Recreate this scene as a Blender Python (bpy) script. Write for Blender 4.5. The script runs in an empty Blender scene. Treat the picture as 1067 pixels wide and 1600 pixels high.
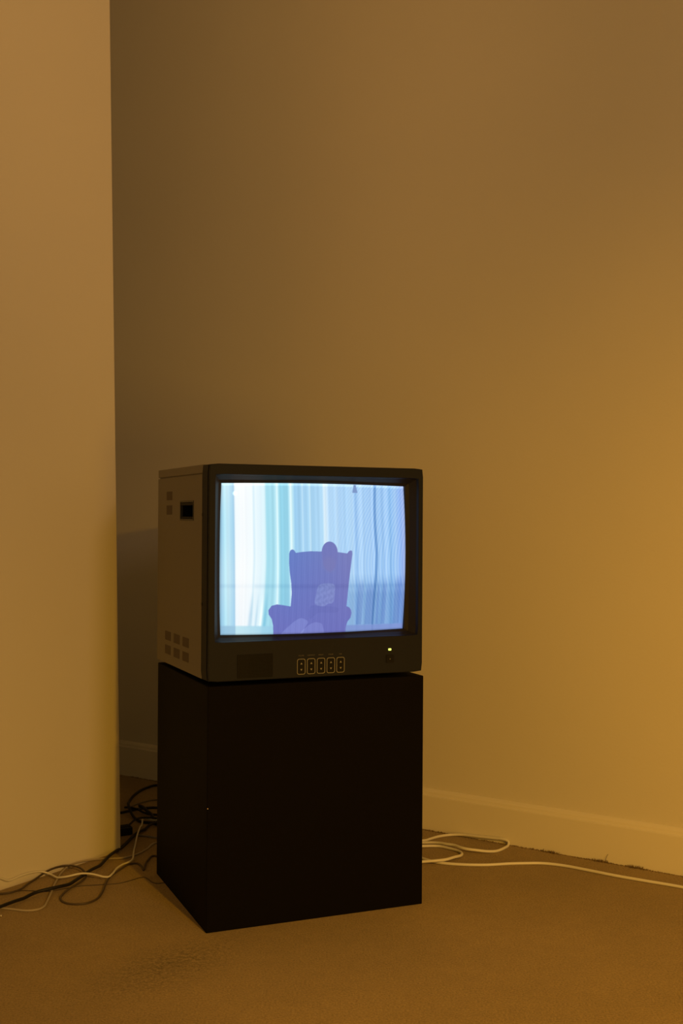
import bpy, bmesh, math, random
import numpy as np
from mathutils import Vector, Matrix

D = bpy.data
scene = bpy.context.scene
COL = scene.collection
rnd = random.Random(7)

# ------------------------------------------------------------------ camera
FPX, PITCH, ROLL, EYE = 1800.80234, -0.00471, 0.0066, 0.77792
cam_data = D.cameras.new('camera')
cam_data.sensor_fit = 'VERTICAL'
cam_data.sensor_height = 36.0
cam_data.lens = 36.0 * FPX / 1600.0
cam_data.clip_start = 0.02
cam = D.objects.new('camera', cam_data)
COL.objects.link(cam)
cam.matrix_world = (Matrix.Translation((0, 0, EYE)) @ Matrix.Rotation(math.pi / 2 - PITCH, 4, 'X')
                    @ Matrix.Rotation(ROLL, 4, 'Z'))
scene.camera = cam

# ------------------------------------------------------------------ world, lamps, exposure
scene.view_settings.view_transform = 'Standard'
scene.view_settings.look = 'None'
scene.view_settings.gamma = 1.0
scene.view_settings.exposure = 0.0
scene.view_settings.use_curve_mapping = False

world = D.worlds.new('world')
scene.world = world
world.use_nodes = True
bg = world.node_tree.nodes['Background']
bg.inputs[0].default_value = (1.0, 0.655, 0.22, 1)
bg.inputs[1].default_value = 0.235


def lamp(name, kind, loc, target, energy, color, **kw):
    l = D.lights.new(name, kind)
    l.energy = energy
    l.color = color
    for k, v in kw.items():
        setattr(l, k, v)
    o = D.objects.new(name, l)
    COL.objects.link(o)
    o.location = loc
    d = Vector(target) - Vector(loc)
    o.rotation_euler = d.to_track_quat('-Z', 'Y').to_euler()
    return o


# the low warm lamp beside the viewer: throws the television's shadow to the left
lamp('warm_lamp', 'SPOT', (0.80, 0.17, 1.27), (0.84, 1.52, -0.12), 102, (1.0, 0.467, 0.016),
     spot_size=math.radians(115), spot_blend=1.0, shadow_soft_size=0.022)
# added soft fill with no visible source, low at the right behind the viewer
lamp('low_fill', 'AREA', (1.3, -0.6, 0.35), (-0.3, 2.6, 0.8), 16, (1.0, 0.50, 0.05),
     shape='RECTANGLE', size=0.6, size_y=0.6)
# the paler ceiling light of the room behind the viewer
lamp('ceiling_lamp', 'AREA', (2.6, -2.2, 2.2), (-0.5, 2.6, 1.9), 21, (1.0, 0.66, 0.46),
     shape='RECTANGLE', size=0.6, size_y=0.6)
# unseen spot added to brighten the far end of the back wall
lamp('wall_fill_spot', 'SPOT', (0.4, 0.3, 2.6), (-0.55, 3.3, 1.75), 36, (1.0, 0.49, 0.12),
     spot_size=math.radians(46), spot_blend=1.0, shadow_soft_size=0.1)

# ------------------------------------------------------------------ helpers


def link(name, me, mat=None, parent=None):
    o = D.objects.new(name, me)
    COL.objects.link(o)
    if mat is not None:
        me.materials.append(mat)
    if parent is not None:
        o.parent = parent
    return o


def obj(name, bm, mat=None, parent=None, smooth=False):
    bmesh.ops.recalc_face_normals(bm, faces=bm.faces)
    me = D.meshes.new(name)
    bm.to_mesh(me)
    bm.free()
    if smooth:
        for p in me.polygons:
            p.use_smooth = True
    return link(name, me, mat, parent)


def tag(o, label=None, cat=None, group=None, kind=None):
    if label:
        o['label'] = label
    if cat:
        o['category'] = cat
    if group:
        o['group'] = group
    if kind:
        o['kind'] = kind
    return o


def box(bm, x0, x1, y0, y1, z0, z1, bev=0.0, seg=2):
    vs = [bm.verts.new((x, y, z)) for x in (x0, x1) for y in (y0, y1) for z in (z0, z1)]
    f = [(0, 1, 3, 2), (4, 6, 7, 5), (0, 4, 5, 1), (2, 3, 7, 6), (0, 2, 6, 4), (1, 5, 7, 3)]
    fs = [bm.faces.new([vs[i] for i in q]) for q in f]
    if bev:
        es = list({e for fc in fs for e in fc.edges})
        bmesh.ops.bevel(bm, geom=es, offset=bev, segments=seg, affect='EDGES', profile=0.5)
    return bm


def rrect(cx, cz, w, h, r, n=5):
    """Points of a rounded rectangle, counter clockwise, 4*n of them."""
    pts = []
    for k, (sx, sz) in enumerate(((1, 1), (-1, 1), (-1, -1), (1, -1))):
        for i in range(n):
            a = math.radians(90 * k + 90 * i / (n - 1))
            pts.append((cx + sx * (w / 2 - r) + r * math.cos(a), cz + sz * (h / 2 - r) + r * math.sin(a)))
    return pts


def bridge(bm, loops, close_first=False, close_last=False):
    """loops: lists of 3-d points, same length; makes quads between neighbours."""
    rows = [[bm.verts.new(p) for p in lp] for lp in loops]
    n = len(rows[0])
    for a, b in zip(rows, rows[1:]):
        for i in range(n):
            j = (i + 1) % n
            bm.faces.new((a[i], a[j], b[j], b[i]))
    if close_first:
        bm.faces.new(rows[0][::-1])
    if close_last:
        bm.faces.new(rows[-1])
    return bm


def prism_y(bm, pts, y0, y1):
    return bridge(bm, [[(x, y0, z) for x, z in pts], [(x, y1, z) for x, z in pts]], True, True)


def extrude_profile(bm, prof, p0, d, n, length):
    """prof: (out, z) points; d runs along, n points out of the wall."""
    a = [Vector(p0) + Vector(n) * o + Vector((0, 0, z)) for o, z in prof]
    b = [v + Vector(d) * length for v in a]
    return bridge(bm, [a, b], True, True)


# ------------------------------------------------------------------ materials


def mat(name, color, rough=0.6, spec=0.5, bump=None, noise=None, metallic=0.0, coat=0.0):
    m = D.materials.new(name)
    m.use_nodes = True
    nt = m.node_tree
    p = nt.nodes['Principled BSDF']
    p.inputs['Base Color'].default_value = (*color, 1)
    p.inputs['Roughness'].default_value = rough
    p.inputs['Specular IOR Level'].default_value = spec
    p.inputs['Metallic'].default_value = metallic
    tc = nt.nodes.new('ShaderNodeTexCoord')
    if noise:
        scale, lo, hi = noise[:3]
        n = nt.nodes.new('ShaderNodeTexNoise')
        n.inputs['Scale'].default_value = scale
        n.inputs['Detail'].default_value = noise[3] if len(noise) > 3 else 4
        nt.links.new(tc.outputs['Object'], n.inputs['Vector'])
        r = nt.nodes.new('ShaderNodeMapRange')
        r.inputs['From Min'].default_value = 0.3
        r.inputs['From Max'].default_value = 0.7
        r.inputs['To Min'].default_value = lo
        r.inputs['To Max'].default_value = hi
        nt.links.new(n.outputs['Fac'], r.inputs['Value'])
        mx = nt.nodes.new('ShaderNodeVectorMath')
        mx.operation = 'SCALE'
        mx.inputs[0].default_value = color
        nt.links.new(r.outputs['Result'], mx.inputs['Scale'])
        nt.links.new(mx.outputs['Vector'], p.inputs['Base Color'])
    if bump:
        scale, strength, dist = bump
        n = nt.nodes.new('ShaderNodeTexNoise')
        n.inputs['Scale'].default_value = scale
        n.inputs['Detail'].default_value = 5
        nt.links.new(tc.outputs['Object'], n.inputs['Vector'])
        b = nt.nodes.new('ShaderNodeBump')
        b.inputs['Strength'].default_value = strength
        b.inputs['Distance'].default_value = dist
        nt.links.new(n.outputs['Fac'], b.inputs['Height'])
        nt.links.new(b.outputs['Normal'], p.inputs['Normal'])
    return m


M_wall = mat('wall_paint', (0.70, 0.665, 0.60), 0.75, 0.25, bump=(180, 0.10, 0.002), noise=(2.2, 0.985, 1.015))
M_trim = mat('trim_paint', (0.76, 0.72, 0.64), 0.42, 0.45, bump=(60, 0.05, 0.001))
M_ceiling = mat('ceiling_paint', (0.75, 0.72, 0.66), 0.9, 0.2)
M_plinth = mat('plinth_paint', (0.0030, 0.0022, 0.0024), 0.7, 0.07, bump=(240, 0.08, 0.001))
M_chip = mat('bare_board', (0.75, 0.68, 0.55), 0.8, 0.2)
M_cab = mat('cabinet_paint', (0.175, 0.158, 0.138), 0.55, 0.35, bump=(600, 0.15, 0.0006))
M_vent = mat('vent_shade', (0.166, 0.138, 0.116), 0.7, 0.2)
M_bezel = mat('bezel_plastic', (0.0096, 0.0114, 0.0200), 0.6, 0.17, bump=(700, 0.15, 0.0005))
M_dark = mat('dark_plastic', (0.0060, 0.0060, 0.0065), 0.55, 0.14)
M_black = mat('black_plastic', (0.008, 0.008, 0.009), 0.4, 0.4)
M_print = mat('pale_print', (0.24, 0.235, 0.22), 0.6, 0.2)
M_cap = mat('faded_print', (0.13, 0.125, 0.12), 0.6, 0.2)
M_surround = mat('surround_plastic', (0.017, 0.0150, 0.0125), 0.45, 0.2)
M_screw = mat('screw_metal', (0.02, 0.02, 0.02), 0.5, 0.4)
M_rubber = mat('rubber', (0.012, 0.012, 0.012), 0.8, 0.2)
M_wcord = mat('white_cord_plastic', (0.72, 0.70, 0.64), 0.4, 0.45)
M_bcord = mat('black_cord_rubber', (0.012, 0.011, 0.011), 0.5, 0.35)
M_brcord = mat('brown_cord_plastic', (0.075, 0.055, 0.038), 0.5, 0.4)
M_beige = mat('beige_cord_plastic', (0.40, 0.35, 0.28), 0.5, 0.4)
M_olive = mat('olive_cord_plastic', (0.13, 0.12, 0.075), 0.5, 0.4)
M_greyc = mat('grey_cord_plastic', (0.26, 0.24, 0.23), 0.5, 0.4)
M_steel = mat('steel', (0.8, 0.78, 0.72), 0.2, 0.5, metallic=1.0)
M_tuft = mat('carpet_fibre', (0.22, 0.155, 0.072), 0.95, 0.05)


def emitter(name, color, strength):
    m = D.materials.new(name)
    m.use_nodes = True
    p = m.node_tree.nodes['Principled BSDF']
    p.inputs['Base Color'].default_value = (0.02, 0.02, 0.02, 1)
    p.inputs['Emission Color'].default_value = (*color, 1)
    p.inputs['Emission Strength'].default_value = strength
    return m


def carpet_material():
    m = D.materials.new('carpet')
    m.use_nodes = True
    nt = m.node_tree
    p = nt.nodes['Principled BSDF']
    p.inputs['Roughness'].default_value = 0.95
    p.inputs['Specular IOR Level'].default_value = 0.08
    p.inputs['Sheen Weight'].default_value = 0.15
    tc = nt.nodes.new('ShaderNodeTexCoord')

    def noise(scale, detail=3, rough=0.6):
        n = nt.nodes.new('ShaderNodeTexNoise')
        n.inputs['Scale'].default_value = scale
        n.inputs['Detail'].default_value = detail
        n.inputs['Roughness'].default_value = rough
        nt.links.new(tc.outputs['Object'], n.inputs['Vector'])
        return n

    def rng(src, a, b, lo, hi):
        r = nt.nodes.new('ShaderNodeMapRange')
        for k, v in (('From Min', a), ('From Max', b), ('To Min', lo), ('To Max', hi)):
            r.inputs[k].default_value = v
        nt.links.new(src, r.inputs['Value'])
        return r.outputs['Result']

    fine = noise(260, 4, 0.75)
    mid = noise(38, 3)
    wide = noise(2.6, 3)

    def mul(a, b):
        x = nt.nodes.new('ShaderNodeMath')
        x.operation = 'MULTIPLY'
        nt.links.new(a, x.inputs[0])
        nt.links.new(b, x.inputs[1])
        return x.outputs[0]

    f = mul(mul(rng(fine.outputs['Fac'], 0.3, 0.7, 0.62, 1.38), rng(mid.outputs['Fac'], 0.3, 0.7, 0.95, 1.05)),
            rng(wide.outputs['Fac'], 0.35, 0.65, 0.90, 1.06))
    # the trodden dirt patch in front of the plinth's near corner
    mp = nt.nodes.new('ShaderNodeMapping')
    mp.vector_type = 'POINT'
    mp.inputs['Location'].default_value = (0.292, -2.0, 0)
    nt.links.new(tc.outputs['Object'], mp.inputs['Vector'])
    ro = nt.nodes.new('ShaderNodeMapping')
    ro.inputs['Rotation'].default_value = (0, 0, math.radians(-54))
    nt.links.new(mp.outputs['Vector'], ro.inputs['Vector'])
    st = nt.nodes.new('ShaderNodeMapping')
    st.inputs['Scale'].default_value = (4.4, 9.5, 1)
    nt.links.new(ro.outputs['Vector'], st.inputs['Vector'])
    ln = nt.nodes.new('ShaderNodeVectorMath')
    ln.operation = 'LENGTH'
    nt.links.new(st.outputs['Vector'], ln.inputs[0])
    patch = rng(ln.outputs['Value'], 0.1, 1.0, 1.0, 0.0)
    clump = rng(noise(120, 3, 0.7).outputs['Fac'], 0.38, 0.62, 0.0, 0.55)
    dirt = mul(patch, clump)
    inv = nt.nodes.new('ShaderNodeMath')
    inv.operation = 'SUBTRACT'
    inv.inputs[0].default_value = 1.0
    nt.links.new(dirt, inv.inputs[1])
    f = mul(f, inv.outputs[0])
    v = nt.nodes.new('ShaderNodeVectorMath')
    v.operation = 'SCALE'
    v.inputs[0].default_value = (0.34, 0.243, 0.105)
    nt.links.new(f, v.inputs['Scale'])
    nt.links.new(v.outputs['Vector'], p.inputs['Base Color'])
    b = nt.nodes.new('ShaderNodeBump')
    b.inputs['Strength'].default_value = 0.7
    b.inputs['Distance'].default_value = 0.004
    nt.links.new(fine.outputs['Fac'], b.inputs['Height'])
    nt.links.new(b.outputs['Normal'], p.inputs['Normal'])
    return m


M_carpet = carpet_material()

# ------------------------------------------------------------------ room shell
WU, WV = Vector((0.82885, -0.55947, 0.0)), Vector((0.55947, 0.82885, 0.0))          # along the back wall (to the right), and into it
W0 = Vector((0.0, 3.02485, 0.0))                            # foot of the baseboard's face
PU = Vector((0.55978, 0.82864, 0.0))                            # along the partition, towards the back wall
E0 = Vector((-0.50655, 2.68273, -0.00129))                             # foot of the partition's free end
E0.z = 0
WALL_FACE = W0 + WV * 0.014
CEIL = 2.75


def frame_matrix(o, x, y):
    m = Matrix.Identity(4)
    z = Vector(x).cross(Vector(y))
    for i in range(3):
        m[i][0], m[i][1], m[i][2], m[i][3] = x[i], y[i], z[i], o[i]
    return m


room = frame_matrix(W0, WU, WV)              # room axes: x right along the back wall, y into it

bm = bmesh.new()
box(bm, -2.6, 4.2, -5.6, 0.10, -0.08, 0.0)
fl = obj('floor', bm, M_carpet)
fl.data.transform(room)
tag(fl, kind='structure')

bm = bmesh.new()
box(bm, -2.6, 4.2, 0.014, 0.12, -0.05, CEIL)
wb = obj('wall_back', bm, M_wall)
wb.data.transform(room)
tag(wb, kind='structure')

bm = bmesh.new()
prof = [(0.0, 0.0), (0.0, 0.083), (-0.0004, 0.0855), (-0.0032, 0.0870), (-0.0040, 0.0895), (-0.0050, 0.0940), (-0.0085, 0.0985),
        (-0.0120, 0.1010), (-0.016, 0.1014), (-0.016, 0.0)]
a = [(-2.5, -o, z) for o, z in prof]
b = [(4.2, -o, z) for o, z in prof]
bridge(bm, [a, b], True, True)
bb = obj('baseboard_back', bm, M_trim)
bb.data.transform(room)
tag(bb, kind='structure')

# the partition: stands square to the back wall, its free end stops short of it (it leans by a degree)
e = room.inverted() @ E0
lean = Vector((0.0, -0.0282, 0.0))
bm = bmesh.new()
L = 4.2
x1, y1 = e.x, e.y
vs = []
for z in (-0.05, CEIL):
    dz = lean * z
    for (x, y) in ((x1, y1), (x1 - 0.13, y1), (x1 - 0.13, y1 - L), (x1, y1 - L)):
        k = 1.0 if y == y1 else 0.0
        vs.append(bm.verts.new((x, y + k * dz.y, z)))
for q in ((0, 1, 2, 3), (4, 7, 6, 5), (0, 4, 5, 1), (1, 5, 6, 2), (2, 6, 7, 3), (3, 7, 4, 0)):
    bm.faces.new([vs[i] for i in q])
es = [ed for ed in bm.edges if abs(ed.verts[0].co.z - ed.verts[1].co.z) > 1]
bmesh.ops.bevel(bm, geom=es, offset=0.004, segments=3, affect='EDGES', profile=0.5)
wl = obj('wall_left', bm, M_wall)
wl.data.transform(room)
tag(wl, kind='structure')

bm = bmesh.new()
box(bm, -2.6, -2.5, -5.6, 0.014, -0.05, CEIL)
ws = obj('wall_side', bm, M_wall)
ws.data.transform(room)
tag(ws, kind='structure')

bm = bmesh.new()
box(bm, -2.6, 4.2, -5.6, 0.12, CEIL, CEIL + 0.08)
ce = obj('ceiling', bm, M_ceiling)
ce.data.transform(room)
tag(ce, kind='structure')

# ------------------------------------------------------------------ plinth
TH, TTH = 0.39666, 0.40985
PW, PD, PH = 0.45, 0.38823, 0.45984
bm = bmesh.new()
box(bm, 0, PW, 0, PD, 0, PH, 0.0016, 2)
pl = obj('plinth', bm, M_plinth)
pl.location = (-0.24731, 2.15291, 0.0)
pl.rotation_euler = (0, 0, TH)
tag(pl, 'tall black painted box plinth standing on the carpet under the television', 'plinth')
bm = bmesh.new()
bmesh.ops.create_icosphere(bm, subdivisions=1, radius=0.0011)
ch = obj('paint_chip', bm, M_chip, pl)
ch.location = (0.0013, -0.0002, 0.2325)
tag(ch, 'tiny pale chip in the black paint')

# ------------------------------------------------------------------ television
TW, TT, TD = 0.45003, 0.41006, 0.37996
tv = D.objects.new('television', None)
COL.objects.link(tv)
tv.location = (-0.24748, 2.15284, 0.4676)
tv.rotation_euler = (0, 0, TTH)
tag(tv, 'boxy grey tube television on the black plinth showing a person in an armchair', 'television')

BZ = 0.046                                  # depth of the bezel
# front frame: outer rounded rectangle, opening, splayed recess
SCX, SCZ = 0.2250, 0.2298
SHW, SHH = 0.1935, 0.1443


def screen_xy(s, t):
    """Outline-bowed picture coordinates, s and t in -1..1."""
    return SCX + SHW * s + 0.0030 * s * (1 - t * t), SCZ + SHH * t + 0.0022 * t * (1 - s * s)


def screen_y(s, t):
    return 0.0275 - 0.0085 * (1 - s * s) - 0.0055 * (1 - t * t)


N = 24
ring = []                                    # walks round the picture's edge
for k in range(N):
    ring.append((-1 + 2 * k / N, -1))
for k in range(N):
    ring.append((1, -1 + 2 * k / N))
for k in range(N):
    ring.append((1 - 2 * k / N, 1))
for k in range(N):
    ring.append((-1, 1 - 2 * k / N))


def sq(s, t, x0, x1, z0, z1, r):
    """The same walk round a rectangle with rounded corners."""
    x = (x0 + x1) / 2 + s * (x1 - x0) / 2
    z = (z0 + z1) / 2 + t * (z1 - z0) / 2
    cx = min(max(x, x0 + r), x1 - r)
    cz = min(max(z, z0 + r), z1 - r)
    dx, dz = x - cx, z - cz
    d = math.hypot(dx, dz)
    if dx and dz and d > r:
        x, z = cx + dx * r / d, cz + dz * r / d
    return x, z


def outer_loop(y, inset, r=0.006):
    return [(p[0], y, p[1]) for p in (sq(s, t, inset, TW - inset, inset, TT - inset, r) for s, t in ring)]


def open_loop(y, grow, r=0.004):
    return [(p[0], y, p[1]) for p in
            (sq(s, t, 0.0130 - grow, TW - 0.0105 + grow, 0.0740 - grow, 0.3900 + grow, r) for s, t in ring)]


bm = bmesh.new()
inner = []
for s, t in ring:
    x, z = screen_xy(s * 1.003, t * 1.003)
    inner.append((x, 0.0235, z))
back = [(p[0], 0.034, p[2]) for p in inner]
bridge(bm, [outer_loop(0.0100, 0.004), outer_loop(0.0050, 0.004), outer_loop(0.0048, 0.0), outer_loop(0.0018, 0.0), outer_loop(0.0004, 0.0006), outer_loop(0.0, 0.0018),
            open_loop(0.0, 0.0008), open_loop(0.0010, 0.0)])
ff = obj('front_frame', bm, M_bezel, tv)

bm = bmesh.new()
mid = []
for (s, t), pi in zip(ring, inner):
    o = sq(s, t, 0.0130, TW - 0.0105, 0.0740, 0.3900, 0.004)
    k = 0.62
    mid.append((o[0] + (pi[0] - o[0]) * k, 0.0185, o[1] + (pi[2] - o[1]) * k))
bridge(bm, [open_loop(0.0010, 0.0), open_loop(0.0075, -0.0012), mid, [(p[0], 0.0225, p[2]) for p in inner], back])
rc = obj('screen_surround', bm, M_surround, tv)
tag(rc, 'darker sloping surround of the screen')

bm = bmesh.new()
bridge(bm, [outer_loop(0.0085, 0.0040), outer_loop(0.0100, 0.0038), outer_loop(0.0102, 0.0002), outer_loop(0.0112, 0.0), outer_loop(BZ - 0.001, 0.0),
            outer_loop(BZ, 0.0008), outer_loop(BZ, 0.030)])
bz = obj('bezel', bm, M_bezel, tv)
for zz in (0.314, 0.144):
    bm = bmesh.new()
    bmesh.ops.create_cone(bm, cap_ends=True, segments=10, radius1=0.0032, radius2=0.0028, depth=0.0014)
    s_ = obj('screw', bm, M_screw, bz)
    s_.rotation_euler = (0, math.pi / 2, 0)
    s_.location = (-0.0002, BZ - 0.0038, zz)

# glass with the picture on it: the screen gives off the light of its picture
GX, GZ = 380, 310
ss, tt = np.meshgrid(np.linspace(-1, 1, GX), np.linspace(-1, 1, GZ))
SX = SCX + SHW * ss + 0.0030 * ss * (1 - tt ** 2)
SZ = SCZ + SHH * tt + 0.0022 * tt * (1 - ss ** 2)
SY = 0.0275 - 0.0085 * (1 - ss ** 2) - 0.0055 * (1 - tt ** 2)


def picture(s, t):
    """Broadcast picture in a 0..1000 drawing frame: curtains, window, armchair and sitter. sRGB out."""
    u_, v_ = (s + 1) / 2, (1 - t) / 2
    x = (1 - v_) * (60 + u_ * 942) + v_ * (47 + u_ * 941)
    x = x + 22 * (1 - s * s) + (2 + 6.5 * s) * (1 - t * t)        # the bowed tube
    y = (1 - u_) * (46.7 + v_ * 791.8) + u_ * (70 + v_ * 740)
    ctl = [(40, 140, 200, 232), (58, 150, 205, 235), (75, 175, 228, 245), (90, 190, 232, 248), (110, 170, 218, 242), (123, 158, 208, 238),
           (130, 235, 247, 255), (160, 245, 251, 255), (218, 240, 250, 255), (226, 212, 240, 252), (234, 232, 248, 255), (262, 225, 246, 255),
           (282, 215, 243, 252), (292, 160, 220, 238), (330, 165, 222, 240), (340, 190, 235, 248), (346, 226, 251, 255), (353, 175, 228, 243),
           (365, 140, 208, 232), (400, 150, 213, 236), (410, 190, 232, 246), (416, 234, 254, 255), (425, 190, 232, 246), (436, 152, 204, 238),
           (470, 160, 208, 240), (476, 188, 227, 250), (484, 158, 206, 240), (508, 165, 212, 242), (514, 198, 232, 250), (522, 163, 210, 242),
           (560, 168, 212, 243), (578, 175, 218, 246), (588, 222, 243, 255), (602, 205, 233, 253), (612, 178, 216, 248), (640, 173, 213, 246),
           (652, 186, 221, 250), (664, 170, 210, 246), (700, 168, 210, 246), (735, 180, 218, 250), (748, 148, 193, 240), (770, 175, 213, 248),
           (800, 163, 205, 246), (842, 165, 205, 246), (849, 108, 158, 214), (856, 104, 154, 212), (862, 165, 206, 246), (890, 150, 195, 242),
           (905, 168, 208, 248), (930, 140, 190, 240), (955, 166, 206, 248), (978, 138, 178, 238), (990, 158, 186, 240), (1010, 168, 190, 242)]
    c = np.array(ctl, float)
    low = np.clip((y - 420) / 380, 0, 1)
    xs = x.copy()
    g = np.clip(1 - np.abs(x - 250) / 130, 0, 1)
    xs = xs + g * 30 * low ** 1.4
    g2 = np.clip(1 - np.abs(x - 850) / 60, 0, 1)
    xs = xs + g2 * (28 * low + 5 * np.sin((y - 70) / 95))
    rgb = np.stack([np.interp(xs, c[:, 0], c[:, k]) for k in (1, 2, 3)], -1)
    # thin folds
    f = 4.0 * np.sin(xs / 5.3) + 3.0 * np.sin(xs / 3.1 + 1.3) + 2.5 * np.sin(xs / 11.0 + y / 400)
    rgb = rgb + (f * np.where((x > 125) & (x < 285), 0.35, 0.9))[..., None]
    # curved fine interference lines on the right half
    ph = (x - 0.0010 * (y - 480) ** 2) / 15.5 * 2 * math.pi
    amp = np.clip((x - 560) / 260, 0, 1) * np.clip((830 - y) / 250, 0.15, 1)
    rgb = rgb + (amp * 9 * np.sin(ph))[..., None] * np.array([1.2, 0.9, 0.35])
    # lower part of the room: bluer and darker towards the right
    right = np.clip((x - 330) / 420, 0, 1)
    k = np.clip((y - 520) / 110, 0, 1) * (0.06 + 0.94 * right)
    rgb = rgb * (1 - k[..., None] * np.array([0.235, 0.175, 0.11]))
    # window sill band seen through the cloth, posts below it
    band = np.exp(-((y - 583) / 11.0) ** 2)
    rgb = rgb * (1 - band[..., None] * np.array([0.075, 0.05, 0.03]) * np.where((x > 128) & (x < 225), 0.35, 1.0)[..., None])
    for (xa, xb, ya) in ((768, 796, 545), (812, 850, 560), (868, 880, 550), (896, 916, 540), (958, 990, 530)):
        sh = 24 * low
        mkk = ((x + sh > xa) & (x + sh < xb) & (y > ya) & (y < 782))
        rgb = rgb * (1 - (mkk * np.clip((y - ya) / 50, 0, 1))[..., None] * np.array([0.12, 0.11, 0.05]))
    # hem of the sheer curtain, flaring folds
    hem = np.clip((y - 610) / 120, 0, 1) * np.clip((800 - y) / 10, 0, 1)
    for xf, wf, df in ((206, 8, 34), (238, 5, 26), (283, 7, 22), (262, 6, -26)):
        rgb = rgb - (hem * np.exp(-((x - xf - (700 - y) * 0.10) / wf) ** 2) * df)[..., None] * np.array([1.25, 0.75, 0.4])
    # floor strip
    m = np.clip((y - 786 + 0.008 * (x - 60)) / 8, 0, 1)
    fl_ = np.stack([np.interp(x, [50, 125, 130, 320, 700, 1000], v) for v in
                    ([138, 150, 180, 150, 122, 128], [185, 195, 226, 205, 145, 148], [218, 222, 240, 232, 208, 214])], -1)
    rgb = rgb * (1 - 0.8 * m[..., None]) + fl_ * 0.8 * m[..., None]
    # bright top line, dark camera-like thing hanging at the top
    top = 46.7 + (x - 60) * 0.0247
    rgb = rgb + (np.clip(1 - (y - top) / 15, 0, 1) * 70)[..., None]
    rgb = np.where(((np.abs(x - 748) < 5 + (y - 66) * 0.22) & (y > 66) & (y < 106))[..., None], np.array([122., 150., 200.]), rgb)
    d = np.hypot(x - 130, y - 102)
    rgb = rgb + (np.clip(1 - d / 14, 0, 1) * 120)[..., None]

    def poly(pts):
        """Crop points to the drawing frame, then inside test."""
        P = [((px / 6.276 + 70) * 3.334, (py / 6.276 + 90) * 3.334) for px, py in pts]
        ins = np.zeros(x.shape, bool)
        n = len(P)
        for i in range(n):
            (xa, ya), (xb, yb) = P[i], P[(i + 1) % n]
            if ya == yb:
                continue
            cr = ((ya > y) != (yb > y)) & (x < (xb - xa) * (y - ya) / (yb - ya) + xa)
            ins ^= cr
        return ins

    def smooth(pts, n=6):
        out = []
        m_ = len(pts)
        for i in range(m_):
            p0, p1, p2, p3 = (np.array(pts[(i + j) % m_], float) for j in (-1, 0, 1, 2))
            for k_ in range(n):
                w = k_ / n
                out.append(tuple(0.5 * (2 * p1 + (p2 - p0) * w + (2 * p0 - 5 * p1 + 4 * p2 - p3) * w * w
                                        + (3 * p1 - p0 - 3 * p2 + p3) * w ** 3)))
        return out

    cy = (y / 3.334 - 90) * 6.276            # crop frame of the chair
    cx = (x / 3.334 - 70) * 6.276
    chair = poly([(322, 215), (330, 192), (342, 180), (355, 178), (370, 186), (385, 211), (450, 202), (530, 196), (620, 199), (790, 206),
                  (882, 219), (898, 198), (916, 190), (930, 196), (932, 225), (918, 330), (897, 490), (872, 728), (900, 742), (916, 765), (921, 795), (912, 840),
                  (882, 878), (866, 930), (858, 1040), (166, 1040), (163, 920), (150, 852), (120, 806), (117, 765), (148, 722), (200, 708), (262, 716),
                  (332, 728), (343, 600), (338, 500), (325, 400), (319, 300)])
    head = ((cx - 712) / 77) ** 2 + np.where(cy < 250, ((cy - 205) / 101) ** 2, ((cy - 205) / 190) ** 2) < 1
    gx = np.clip((cx - 320) / 560, 0, 1)[..., None]
    gy = np.clip((cy - 200) / 800, 0, 1)[..., None]
    body = np.array([96., 124., 198.]) * (1 - gx) + np.array([116., 124., 188.]) * gx
    body = body * (1 - gy * 0.9) + np.array([104., 110., 188.]) * gy * 0.9
    body = body + (1.8 * np.sin(cx / 9.0) + 1.5 * np.sin(cx / 3.7 + cy / 60))[..., None]
    body = body - (np.exp(-((cy - 535) / 22) ** 2) * 7)[..., None]
    inside = chair | head
    rgb = np.where(inside[..., None], body, rgb)
    rgb = np.where(head[..., None], rgb * 0.4 + np.array([112., 116., 184.]) * 0.6, rgb)
    # face, arms, hands and legs of the sitter, barely brighter than the chair
    face = np.clip(1.25 - np.hypot((cx - 708) / 66, (cy - 325) / 78), 0, 0.55)
    rgb = rgb * (1 - face[..., None] * 0.5) + np.array([124., 126., 176.]) * face[..., None] * 0.5
    lap = poly(smooth([(568, 705), (578, 615), (612, 520), (745, 514), (757, 600), (742, 690), (690, 705), (650, 728)]))
    tex = 6 * np.sin(cx / 7.0 + np.sin(cy / 13.0) * 2) + 6 * np.sin(cy / 9.0 + cx / 23.0)
    rgb = np.where((lap & inside)[..., None], rgb + np.array([15., 18., 10.]) + 0.5 * tex[..., None], rgb)
    for pts, c_ in (([(240, 1010), (330, 905), (415, 845), (465, 850), (500, 880), (470, 930), (420, 1010)], 16),
                    ([(425, 1010), (480, 930), (555, 885), (620, 890), (642, 920), (640, 1010)], 14)):
        lg = poly(smooth(pts))
        rgb = np.where((lg & inside)[..., None], rgb + np.array([c_, c_ * 1.1, c_ * 0.9]), rgb)
    for pts in ([(520, 730), (600, 720), (760, 735), (800, 760), (760, 790), (600, 790), (520, 850)],):
        ar = poly(smooth(pts))
        rgb = np.where((ar & inside)[..., None], rgb - 4, rgb)
    # tube edge falls off a little
    ed = np.minimum(1 - np.abs(s), (1 - np.abs(t)) * 0.8)
    rgb = rgb * (0.80 + 0.20 * np.clip(ed / 0.02, 0, 1))[..., None]
    return np.clip(rgb, 0, 255) / 255.0


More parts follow.
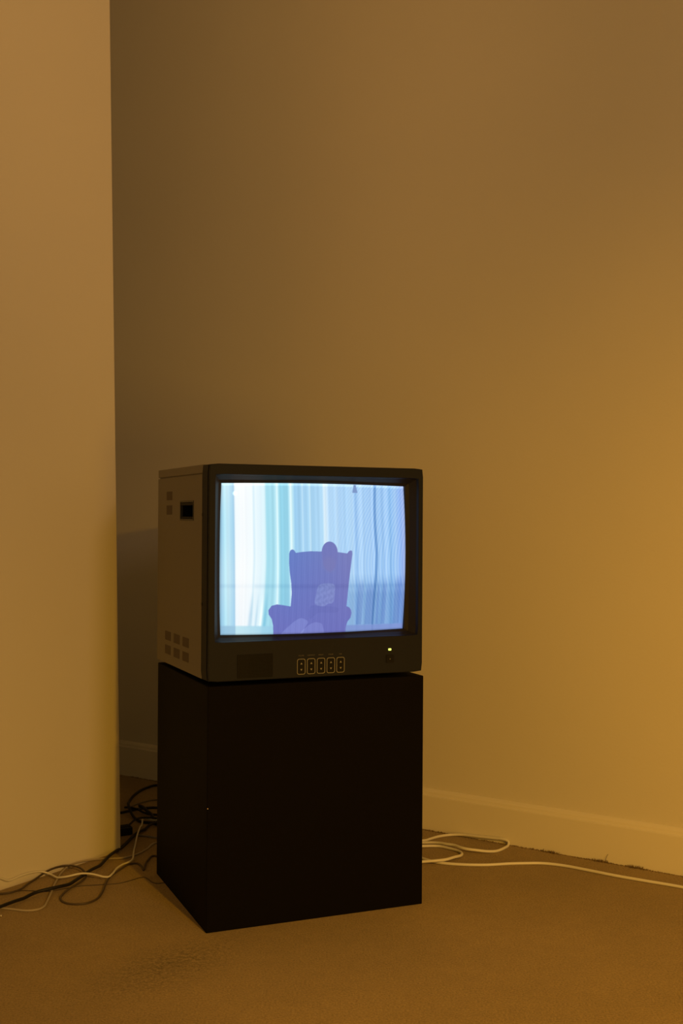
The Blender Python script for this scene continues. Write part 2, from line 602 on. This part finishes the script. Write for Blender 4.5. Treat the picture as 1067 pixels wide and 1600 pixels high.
SUP = 3                                      # the picture is sampled finer than the mesh, then averaged
du = np.linspace(-1, 1, SUP * 2 + 1)[1::2]
rgb = sum(picture(np.clip(ss + a_ / GX, -1, 1), np.clip(tt + b_ / GZ, -1, 1)) for a_ in du for b_ in du) / SUP ** 2
lin = np.where(rgb <= 0.04045, rgb / 12.92, ((rgb + 0.055) / 1.055) ** 2.4)
co = np.stack([SX, SY, SZ], -1).reshape(-1, 3)
idx = np.arange(GX * GZ).reshape(GZ, GX)
quads = np.stack([idx[:-1, :-1], idx[:-1, 1:], idx[1:, 1:], idx[1:, :-1]], -1).reshape(-1, 4)
me = D.meshes.new('screen')
me.vertices.add(len(co))
me.vertices.foreach_set('co', co.astype(np.float32).ravel())
me.loops.add(quads.size)
me.loops.foreach_set('vertex_index', quads.astype(np.int32).ravel())
me.polygons.add(len(quads))
me.polygons.foreach_set('loop_start', (np.arange(len(quads)) * 4).astype(np.int32))
me.update(calc_edges=True)
me.polygons.foreach_set('use_smooth', np.ones(len(quads), bool))
at = me.color_attributes.new('picture', 'FLOAT_COLOR', 'POINT')
at.data.foreach_set('color', np.concatenate([lin.reshape(-1, 3), np.ones((len(co), 1))], 1).astype(np.float32).ravel())
m = D.materials.new('lit_tube')
m.use_nodes = True
nt = m.node_tree
p = nt.nodes['Principled BSDF']
p.inputs['Base Color'].default_value = (0.02, 0.02, 0.02, 1)
p.inputs['Roughness'].default_value = 0.22
p.inputs['Specular IOR Level'].default_value = 0.15
an = nt.nodes.new('ShaderNodeAttribute')
an.attribute_name = 'picture'
nt.links.new(an.outputs['Color'], p.inputs['Emission Color'])
p.inputs['Emission Strength'].default_value = 1.0
sc = link('screen', me, m, tv)
tag(sc, 'lit blue screen: dark armchair and sitter before pale curtains')

# cabinet: five-sided shell with a real hole for the carrying grip
CY0, CY1, CT = BZ - 0.002, TD, 0.3905
HB0, HB1, HZ0, HZ1 = 0.1070, 0.2015, 0.3040, 0.3398
XI = 0.0012
bm = bmesh.new()
box(bm, XI, TW - XI, CY0, CY1, 0.0015, CT, 0.0)
bm.faces.ensure_lookup_table()
left = min(bm.faces, key=lambda f: f.calc_center_median().x)
bmesh.ops.delete(bm, geom=[left], context='FACES_ONLY')
ys = [CY0, HB0, HB1, CY1]
zs = [0.0015, HZ0, HZ1, CT]
gv = {(i, j): bm.verts.new((XI, ys[i], zs[j])) for i in range(4) for j in range(4)}
for i in range(3):
    for j in range(3):
        if (i, j) != (1, 1):
            bm.faces.new((gv[i, j], gv[i, j + 1], gv[i + 1, j + 1], gv[i + 1, j]))
bmesh.ops.remove_doubles(bm, verts=bm.verts, dist=1e-5)
cb = obj('cabinet', bm, M_cab, tv)
tag(cb, 'grey-beige cabinet')
bm = bmesh.new()
box(bm, XI, TW - XI, CY0, CY1, CT + 0.0026, TT - 0.0005, 0.0014, 2)
box(bm, XI + 0.003, TW - XI - 0.003, CY0 + 0.002, CY1 - 0.004, CT - 0.0005, CT + 0.003)
obj('cabinet_lid', bm, M_cab, tv)

bm = bmesh.new()
hole = lambda x, g: [(x, y, z) for y, z in ((HB0 + g, HZ0 + g), (HB1 - g, HZ0 + g), (HB1 - g, HZ1 - g), (HB0 + g, HZ1 - g))]
bridge(bm, [hole(XI + 0.0005, -0.002), hole(XI - 0.0008, -0.0015), hole(XI - 0.0008, 0.0015), hole(XI + 0.004, 0.003), hole(XI + 0.045, 0.003)], False, True)
gr = obj('carry_grip', bm, M_black, cb)
tag(gr, 'black recessed carrying grip in the cabinet side')
bm = bmesh.new()
box(bm, XI - 0.0006, XI + 0.010, HB0 + 0.004, HB1 - 0.004, HZ1 - 0.0075, HZ1 - 0.0025, 0.001, 1)
box(bm, XI - 0.0006, XI + 0.010, HB0 + 0.004, HB1 - 0.004, HZ0 + 0.0025, HZ0 + 0.0055, 0.001, 1)
obj('grip_lip', bm, M_dark, cb)

# vent groups pressed into the side: two above, six below; fine slots in each
vents = [(0.287, 0.353, 0.044, 0.018), (0.287, 0.3235, 0.044, 0.019)]
for yc in (0.2915, 0.2230, 0.1560):
    for zc in (0.0595, 0.0305):
        vents.append((yc, zc, 0.044, 0.0185))
for yc, zc, w, h in vents:
    bm = bmesh.new()
    n = 9
    box(bm, XI - 0.0002, XI + 0.002, yc - w / 2, yc + w / 2, zc - h / 2, zc + h / 2)
    for i in range(n):
        y = yc - w / 2 + (i + 0.5) * w / n
        box(bm, XI - 0.0009, XI + 0.001, y - w / n * 0.28, y + w / n * 0.28, zc - h / 2, zc + h / 2)
    vo = obj('vent', bm, M_vent, cb)

# feet
for x in (0.05, TW - 0.05):
    for y in (0.07, TD - 0.06):
        bm = bmesh.new()
        hgt = 0.4676 - PH
        bmesh.ops.create_cone(bm, cap_ends=True, segments=16, radius1=0.012, radius2=0.014, depth=hgt + 0.0012)
        f_ = obj('foot', bm, M_rubber, tv)
        f_.location = (x, y, -hgt / 2 + 0.0007)

# speaker grille: sunk plate with a lattice of fine bars
gx0, gx1, gz0, gz1 = 0.0570, 0.1286, 0.0050, 0.0497
bm = bmesh.new()
box(bm, gx0, gx1, -0.0003, 0.004, gz0, gz1, 0.0002, 1)
gp = obj('speaker_grille', bm, M_dark, tv)
bm = bmesh.new()
for i in range(27):
    x = gx0 + 0.0010 + i * (gx1 - gx0 - 0.002) / 26
    box(bm, x - 0.0006, x + 0.0006, -0.0008, 0.0, gz0, gz1)
for i in range(17):
    z = gz0 + 0.0010 + i * (gz1 - gz0 - 0.002) / 16
    box(bm, gx0, gx1, -0.0008, 0.0, z - 0.0006, z + 0.0006)
gb = obj('grille_mesh', bm, M_dark, gp)
tag(gb, kind='stuff')

# five up/down keys with their outlines, arrows and captions
caps = ['VOLUME', 'CONTRAST', 'BRIGHT', 'COLOR', 'HUE']
for k, word in enumerate(caps):
    xc, zc = 0.1870 + k * 0.02067, 0.0216
    bm = bmesh.new()
    bw, bh = 0.0146, 0.0276
    prism_y(bm, rrect(xc, zc, bw, bh, 0.0030), -0.0010, 0.002)
    kb = obj('control_key', bm, M_dark, tv)
    bm = bmesh.new()
    o0, o1 = rrect(xc, zc, 0.0172, 0.0302, 0.0040), rrect(xc, zc, 0.0150, 0.0280, 0.0031)
    bridge(bm, [[(x, 0.0005, z) for x, z in o0], [(x, -0.0006, z) for x, z in o0], [(x, -0.0006, z) for x, z in o1], [(x, 0.0005, z) for x, z in o1]])
    obj('key_outline', bm, M_print, kb)
    for sg in (1, -1):
        bm = bmesh.new()
        c = zc + sg * 0.0061
        tri = [(xc - 0.0022, c - sg * 0.0017), (xc + 0.0022, c - sg * 0.0017), (xc, c + sg * 0.0021)]
        prism_y(bm, tri, -0.0014, -0.0005)
        obj('arrow', bm, M_print, kb)
    fc = D.curves.new('caption', 'FONT')
    fc.body = word
    fc.size = 0.0030
    fc.align_x = 'CENTER'
    fc.extrude = 0.0001
    tmp = D.objects.new('caption', fc)
    COL.objects.link(tmp)
    dg = bpy.context.evaluated_depsgraph_get()
    cm = D.meshes.new_from_object(tmp.evaluated_get(dg))
    D.objects.remove(tmp)
    D.curves.remove(fc)
    co_ = link('caption', cm, None, kb)
    cm.materials.clear()
    cm.materials.append(M_cap)
    co_.rotation_euler = (math.pi / 2, 0, 0)
    co_.location = (xc, -0.0002, 0.0420)

bm = bmesh.new()
prism_y(bm, rrect(0.3770, 0.0290, 0.0170, 0.0160, 0.0018), -0.0016, 0.002)
pb = obj('power_button', bm, M_dark, tv)
bm = bmesh.new()
prism_y(bm, rrect(0.3770, 0.0285, 0.0022, 0.0022, 0.0008), -0.0019, -0.001)
obj('button_mark', bm, M_cap, pb)
bm = bmesh.new()
prism_y(bm, rrect(0.3767, 0.0474, 0.0062, 0.0042, 0.0012), -0.0012, 0.002)
ld = obj('power_light', bm, emitter('lit_led', (0.80, 0.92, 0.16), 1.5), tv)
tag(ld, 'small glowing yellow-green power light')

# ------------------------------------------------------------------ cables
CABLES = {
    'white_cable': dict(r=0.0034, pts=[(0.8244, 2.3582, 0.0034), (0.7702, 2.3932, 0.0034), (0.7245, 2.4315, 0.0034), (0.6465, 2.4792, 0.0034), (0.5986, 2.5091, 0.0034), (0.5505, 2.5444, 0.0034), (0.5006, 2.5784, 0.0034), (0.4576, 2.5941, 0.0034), (0.4114, 2.5931, 0.0034), (0.3784, 2.5893, 0.0034), (0.3314, 2.58, 0.0034), (0.2858, 2.5797, 0.0034), (0.2634, 2.583, 0.0034), (0.241, 2.5878, 0.0034), (0.2189, 2.5973, 0.0034), (0.2038, 2.6101, 0.0034), (0.1899, 2.6253, 0.0034), (0.125, 2.72, 0.0034), (0.09, 2.66, 0.0034), (0.125, 2.58, 0.0034), (0.187, 2.5851, 0.0034), (0.2179, 2.5858, 0.0034), (0.2417, 2.5955, 0.0034), (0.2623, 2.6191, 0.0034), (0.276, 2.6391, 0.0034), (0.2827, 2.6592, 0.0034), (0.2801, 2.6794, 0.0034), (0.2699, 2.6955, 0.0034), (0.2523, 2.7118, 0.0034), (0.2365, 2.724, 0.0034), (0.2148, 2.7235, 0.0034), (0.1962, 2.7147, 0.0034), (0.125, 2.7, 0.0034), (0.1, 2.735, 0.0034), (0.13, 2.77, 0.0034), (0.1988, 2.7512, 0.0034), (0.2192, 2.7483, 0.0034), (0.2378, 2.7384, 0.0034), (0.2532, 2.7219, 0.0034), (0.2711, 2.708, 0.0034), (0.2814, 2.6917, 0.0034), (0.2967, 2.6797, 0.0034), (0.32, 2.6762, 0.0034), (0.344, 2.6792, 0.0034), (0.3665, 2.6879, 0.0034), (0.3863, 2.7107, 0.0034), (0.4014, 2.7405, 0.0034), (0.402, 2.7446, 0.0095), (0.3898, 2.7528, 0.0132), (0.3697, 2.7664, 0.0117), (0.3335, 2.7908, 0.0089), (0.2966, 2.8157, 0.0057), (0.2697, 2.8209, 0.0034), (0.2437, 2.8085, 0.0034), (0.2223, 2.7884, 0.0034), (0.2, 2.7686, 0.0034), (0.13, 2.79, 0.0034), (0.03, 2.79, 0.0034), (-0.05, 2.77, 0.0034)]),
    'black_cable': dict(r=0.0036, pts=[(-0.6788, 2.2509, 0.0036), (-0.666, 2.269, 0.0036), (-0.6559, 2.2874, 0.0036), (-0.6404, 2.3202, 0.0036), (-0.6212, 2.3541, 0.0036), (-0.5945, 2.3742, 0.0036), (-0.5737, 2.3945, 0.0036), (-0.5583, 2.4253, 0.0036), (-0.5438, 2.4783, 0.0036), (-0.5288, 2.5505, 0.0036), (-0.5176, 2.633, 0.0036), (-0.5069, 2.7082, 0.0036), (-0.4969, 2.7741, 0.0036), (-0.4814, 2.8365, 0.0036), (-0.4628, 2.8871, 0.0036), (-0.33, 2.86, 0.0036), (-0.22, 2.8, 0.0036)]),
    'thin_brown_wire': dict(r=0.0009, pts=[(-0.6783, 2.3759, 0.0009), (-0.6598, 2.3901, 0.0009), (-0.6304, 2.3887, 0.0009), (-0.5978, 2.3874, 0.0009), (-0.57, 2.406, 0.0009), (-0.5413, 2.4229, 0.0009), (-0.51, 2.4297, 0.0009), (-0.4849, 2.4354, 0.0009), (-0.4633, 2.4431, 0.0009), (-0.4438, 2.4624, 0.0009), (-0.4209, 2.4842, 0.0009), (-0.3873, 2.4426, 0.0009), (-0.34, 2.47, 0.0012)]),
    'beige_cord': dict(r=0.0022, pts=[(-0.6896, 2.2863, 0.0022), (-0.6693, 2.2803, 0.0022), (-0.6359, 2.271, 0.0022), (-0.6128, 2.2651, 0.0022), (-0.5931, 2.2718, 0.0022), (-0.5851, 2.2883, 0.0022), (-0.5869, 2.3255, 0.0022), (-0.5911, 2.3736, 0.0022), (-0.5972, 2.4238, 0.0022), (-0.6009, 2.4655, 0.0022), (-0.6031, 2.5087, 0.0022), (-0.5956, 2.5415, 0.0066), (-0.575, 2.572, 0.0072), (-0.5409, 2.6084, 0.0022), (-0.5136, 2.6126, 0.0022), (-0.4898, 2.6179, 0.0022), (-0.4635, 2.6488, 0.0022), (-0.4488, 2.6889, 0.0022), (-0.4353, 2.7407, 0.0022), (-0.36, 2.7, 0.0022), (-0.3, 2.72, 0.0022)]),
    'brown_cord': dict(r=0.0022, pts=[(-0.7119, 2.3595, 0.0022), (-0.6934, 2.3618, 0.0022), (-0.6758, 2.367, 0.0022), (-0.659, 2.3871, 0.0022), (-0.6539, 2.4278, 0.0022), (-0.645, 2.4684, 0.0027), (-0.6305, 2.4898, 0.0072), (-0.6157, 2.5117, 0.0056), (-0.5965, 2.5311, 0.0022), (-0.5753, 2.5282, 0.0022), (-0.558, 2.5119, 0.0022), (-0.5441, 2.4828, 0.0022), (-0.5453, 2.4404, 0.0022), (-0.5566, 2.4043, 0.0022), (-0.5648, 2.3644, 0.0022), (-0.5644, 2.3402, 0.0022), (-0.556, 2.3214, 0.0022), (-0.542, 2.3086, 0.0022), (-0.5241, 2.3052, 0.0022), (-0.5038, 2.3121, 0.0022), (-0.4903, 2.3369, 0.0022), (-0.4873, 2.3757, 0.0022), (-0.4911, 2.4415, 0.0022), (-0.4907, 2.4893, 0.0022), (-0.4807, 2.5336, 0.0022), (-0.4647, 2.5772, 0.0022), (-0.4511, 2.5787, 0.0022), (-0.439, 2.5594, 0.0022), (-0.4286, 2.5291, 0.0022), (-0.4307, 2.5573, 0.0022), (-0.4316, 2.5978, 0.0022), (-0.4241, 2.6375, 0.0022), (-0.375, 2.6, 0.0022), (-0.37, 2.68, 0.0022)]),
    'white_cord': dict(r=0.0021, pts=[(-0.7164, 2.3628, 0.04), (-0.7008, 2.3859, 0.0281), (-0.6883, 2.4044, 0.0169), (-0.6734, 2.4265, 0.0172), (-0.6593, 2.4473, 0.0148), (-0.6378, 2.4792, 0.0067), (-0.6216, 2.4814, 0.0021), (-0.5989, 2.4574, 0.0021), (-0.5735, 2.4485, 0.0021), (-0.5493, 2.4584, 0.0021), (-0.5238, 2.4632, 0.0021), (-0.4931, 2.4596, 0.0021), (-0.488, 2.4843, 0.0021), (-0.4865, 2.5282, 0.0021), (-0.4782, 2.5566, 0.0021), (-0.4689, 2.5717, 0.0021), (-0.4645, 2.5916, 0.0021), (-0.4703, 2.6392, 0.0021), (-0.4805, 2.714, 0.0021), (-0.4877, 2.807, 0.0021), (-0.4953, 2.8992, 0.0021), (-0.4981, 2.9288, 0.0021), (-0.4815, 2.9293, 0.0021), (-0.4631, 2.9133, 0.0021), (-0.34, 2.84, 0.0026), (-0.26, 2.8, 0.0026)]),
    'black_loop_cable': dict(r=0.0036, pts=[(-0.33, 3.1, 0.0036), (-0.5266, 3.322, 0.0036), (-0.5436, 3.3023, 0.0036), (-0.562, 3.2547, 0.0036), (-0.5708, 3.1819, 0.0036), (-0.5675, 3.1126, 0.0036), (-0.5578, 3.0464, 0.0036), (-0.5437, 2.9987, 0.0036), (-0.5213, 2.9528, 0.0036), (-0.5002, 2.9231, 0.0036), (-0.4793, 2.9162, 0.0036), (-0.4593, 2.9018, 0.0036), (-0.3, 2.84, 0.0036)]),
    'black_cross_cable': dict(r=0.0034, pts=[(-0.5961, 2.9872, 0.0034), (-0.5691, 3.0147, 0.0034), (-0.5517, 3.0311, 0.0034), (-0.5383, 3.0477, 0.0034), (-0.5197, 3.0596, 0.0034), (-0.4834, 3.0655, 0.0034), (-0.35, 2.95, 0.0034)]),
    'black_slack_cable': dict(r=0.003, pts=[(-0.5663, 3.0437, 0.003), (-0.5348, 3.0283, 0.003), (-0.5101, 3.0035, 0.003), (-0.4924, 2.9945, 0.003), (-0.4722, 2.995, 0.003), (-0.33, 2.92, 0.003)]),
    'black_diagonal_cable': dict(r=0.0042, pts=[(-0.5275, 3.0448, 0.0042), (-0.5063, 3.0053, 0.0042), (-0.4837, 2.9668, 0.0042), (-0.4605, 2.9218, 0.0042), (-0.33, 2.86, 0.0042)]),
    'plug_cord': dict(r=0.0026, pts=[(-0.5175, 2.784, 0.0026), (-0.5241, 2.8251, 0.0026), (-0.5235, 2.8777, 0.0026), (-0.5103, 2.9132, 0.0026), (-0.4925, 2.9241, 0.0026), (-0.4623, 2.9204, 0.0026), (-0.34, 2.83, 0.0026)]),
    'olive_cord': dict(r=0.002, pts=[(-0.5581, 3.0773, 0.002), (-0.5448, 3.1078, 0.002), (-0.5285, 3.1354, 0.002), (-0.498, 3.157, 0.002), (-0.33, 2.97, 0.002)]),
    'grey_cord': dict(r=0.0022, pts=[(-0.5028, 2.7858, 0.0022), (-0.4909, 2.8038, 0.0022), (-0.4751, 2.8001, 0.0022), (-0.4407, 2.7859, 0.0022), (-0.33, 2.76, 0.0022)]),
}


def spline(pts, step):
    P = [np.array(p, float) for p in pts]
    P = [2 * P[0] - P[1]] + P + [2 * P[-1] - P[-2]]
    out = []
    for i in range(1, len(P) - 2):
        p0, p1, p2, p3 = P[i - 1:i + 3]
        # centripetal spacing keeps tight bends from looping
        t0 = 0.0
        t1 = t0 + max(np.linalg.norm(p1 - p0), 1e-6) ** 0.5
        t2 = t1 + max(np.linalg.norm(p2 - p1), 1e-6) ** 0.5
        t3 = t2 + max(np.linalg.norm(p3 - p2), 1e-6) ** 0.5
        n = max(2, int(np.linalg.norm(p2 - p1) / step))
        for k in range(n):
            t = t1 + (t2 - t1) * k / n
            a1 = (t1 - t) / (t1 - t0) * p0 + (t - t0) / (t1 - t0) * p1
            a2 = (t2 - t) / (t2 - t1) * p1 + (t - t1) / (t2 - t1) * p2
            a3 = (t3 - t) / (t3 - t2) * p2 + (t - t2) / (t3 - t2) * p3
            b1 = (t2 - t) / (t2 - t0) * a1 + (t - t0) / (t2 - t0) * a2
            b2 = (t3 - t) / (t3 - t1) * a2 + (t - t1) / (t3 - t1) * a3
            out.append((t2 - t) / (t2 - t1) * b1 + (t - t1) / (t2 - t1) * b2)
    out.append(P[-2])
    return np.array(out)


laid = []                                   # (points, radius) of what already lies on the floor


def lay(pts, r):
    """Smooth path; wherever it crosses an earlier cord (or itself) it rides over it."""
    p = spline(pts, 0.008)
    lift = np.zeros(len(p))
    for q, rq in laid:
        d = np.hypot(p[:, None, 0] - q[None, :, 0], p[:, None, 1] - q[None, :, 1])
        need = np.where(d < (r + rq) * 1.25, q[None, :, 2] + rq + r + 0.0003, 0).max(1)
        lift = np.maximum(lift, np.maximum(need - p[:, 2], 0))
    for i in range(len(p)):
        j = np.arange(0, max(0, i - 8))
        if len(j):
            d = np.hypot(p[j, 0] - p[i, 0], p[j, 1] - p[i, 1])
            near = j[d < 2.4 * r]
            if len(near):
                lift[i] = max(lift[i], (p[near, 2] + lift[near]).max() + 2 * r + 0.0003 - p[i, 2])
    sm = lift.copy()
    for i in np.nonzero(lift > 0)[0]:
        for k in range(-9, 10):
            if 0 <= i + k < len(p):
                sm[i + k] = max(sm[i + k], lift[i] * (0.5 + 0.5 * math.cos(math.pi * k / 10)))
    p[:, 2] += sm
    laid.append((p.copy(), r))
    return p


def tube(p, r, flat=1.0, sides=8):
    bm = bmesh.new()
    rows = []
    for i in range(len(p)):
        t = p[min(i + 1, len(p) - 1)] - p[max(i - 1, 0)]
        t = t / (np.linalg.norm(t) + 1e-9)
        sd = np.cross(t, (0, 0, 1.0))
        sd = sd / (np.linalg.norm(sd) + 1e-9)
        up = np.cross(sd, t)
        rows.append([tuple(p[i] + sd * math.cos(a) * r * flat + up * math.sin(a) * r)
                     for a in (2 * math.pi * k / sides for k in range(sides))])
    return bridge(bm, rows, True, True)


SPEC = {
    'beige_cord': ('beige_cable', M_beige, 'thin beige cable curving from the carpet edge up along the partition foot'),
    'thin_brown_wire': ('thin_wire', M_brcord, 'hair-thin brown wire crossing under the thick black cable on the carpet'),
    'brown_cord': ('brown_cable', M_brcord, 'dark brown cable with a wide loop lying nearest the viewer left of the plinth'),
    'black_cable': ('black_cable', M_bcord, 'thick black cable running straight and slanting along the partition foot to the plinth'),
    'olive_cord': ('olive_cable', M_olive, 'faint olive cable farthest back in the dark gap behind the plinth'),
    'grey_cord': ('grey_cable', M_greyc, 'short grey cable lying beside the black plug in the gap'),
    'black_loop_cable': ('looped_cable', M_bcord, 'black cable making one big round loop in the dark gap behind the plinth'),
    'black_cross_cable': ('black_cable', M_bcord, 'black cable crossing the big round loop straight from partition to plinth'),
    'black_slack_cable': ('black_cable', M_bcord, 'slack black cable sagging inside the big round loop'),
    'black_diagonal_cable': ('black_cable', M_bcord, 'thickest short black cable slanting down inside the big round loop'),
    'white_cord': ('thin_white_cable', M_wcord, 'thin white cable draped against the partition foot and rising towards the plinth'),
    'white_cable': ('white_cable', M_wcord, 'white cable coiled in two loops beside the baseboard, running off right'),
}
PLUG = Vector((-0.492, 2.752, 0))
for key in ('thin_brown_wire', 'beige_cord', 'brown_cord', 'grey_cord', 'olive_cord', 'black_cross_cable', 'black_slack_cable', 'black_diagonal_cable',
            'black_loop_cable', 'black_cable', 'white_cord', 'white_cable'):
    c = CABLES[key]
    name, mt, lab = SPEC[key]
    p = lay(c['pts'], c['r'])
    flat = 1.0
    o = obj(name, tube(p, c['r'], flat), mt, None, smooth=True)
    tag(o, lab, 'cable')

# black plug with its own cord, behind the partition's corner
pg = D.objects.new('power_plug', None)
COL.objects.link(pg)
pg.location = (-0.5270, 2.8180, 0)
pg.rotation_euler = (0, 0, 0.55)
tag(pg, 'black plug on the carpet just behind the partition corner', 'plug')
bm = bmesh.new()
box(bm, -0.019, 0.019, -0.014, 0.014, 0.0002, 0.020, 0.003, 2)
obj('plug_body', bm, M_black, pg)
bm = bmesh.new()
box(bm, -0.016, 0.016, -0.011, 0.011, 0.0195, 0.0215, 0.0008, 1)
obj('plug_lid', bm, M_dark, pg)
inv_pg = (Matrix.Translation(pg.location) @ Matrix.Rotation(0.55, 4, 'Z')).inverted()
p = lay([(-0.527, 2.832, 0.012), (-0.528, 2.850, 0.008)] + CABLES['plug_cord']['pts'][2:], CABLES['plug_cord']['r'])
o = obj('plug_cord', tube(p, CABLES['plug_cord']['r']), M_bcord, pg, smooth=True)
o.data.transform(inv_pg)

# bright bit of metal on the carpet at the left
bm = bmesh.new()
bmesh.ops.create_uvsphere(bm, u_segments=12, v_segments=6, radius=0.0030)
bmesh.ops.scale(bm, verts=bm.verts, vec=(1, 1, 0.55))
tk = obj('metal_stud', bm, M_steel, None, smooth=True)
tk.location = (-0.6548, 2.2379, 0.0016)
tag(tk, 'tiny shiny metal stud lying alone on the carpet at far left', 'stud')

# frayed carpet edge along the baseboard: short tufts nobody could count
bm = bmesh.new()


def tuft(x, y, h, w):
    base = room @ Vector((x, y, 0))
    a = rnd.uniform(0, math.pi)
    dx, dy = math.cos(a) * w, math.sin(a) * w
    lx, ly = rnd.uniform(-.5, .5) * h, rnd.uniform(-.5, .2) * h
    v = [bm.verts.new((base.x - dx, base.y - dy, 0.0)), bm.verts.new((base.x + dx, base.y + dy, 0.0)), bm.verts.new((base.x + lx, base.y + ly, h))]
    bm.faces.new(v)


for i in range(2600):
    x = rnd.uniform(-0.75, 1.35)
    k = 0.5 + 0.5 * math.sin(x * 37) * math.sin(x * 11 + 1)
    tuft(x, -0.0015 - abs(rnd.gauss(0, 0.003)), 0.0012 + 0.0038 * k * rnd.random(), 0.0011)
for x in (0.80, 0.93, 0.60, 0.72, 1.04):
    for i in range(60):
        tuft(x + rnd.gauss(0, 0.010), -0.002 - abs(rnd.gauss(0, 0.003)), 0.003 + 0.005 * rnd.random(), 0.0012)
fr = obj('carpet_tufts', bm, M_tuft)
tag(fr, 'frayed brown carpet pile along the foot of the baseboard', 'carpet tufts', kind='stuff')

bm = bmesh.new()
base = room @ Vector(((Vector((0.599, 2.6086, 0)) - W0).dot(WU), -0.004, 0))
bridge(bm, [[(base.x + 0.0005 * math.cos(a) + 0.006 * t * t, base.y + 0.0005 * math.sin(a) - 0.002 * t, 0.020 * t)
             for a in (0, 2.1, 4.2)] for t in (0, 0.35, 0.7, 1.0)], True, True)
fb = obj('stray_fibre', bm, M_tuft)
tag(fb, 'single stray carpet fibre standing up against the baseboard', 'fibre')
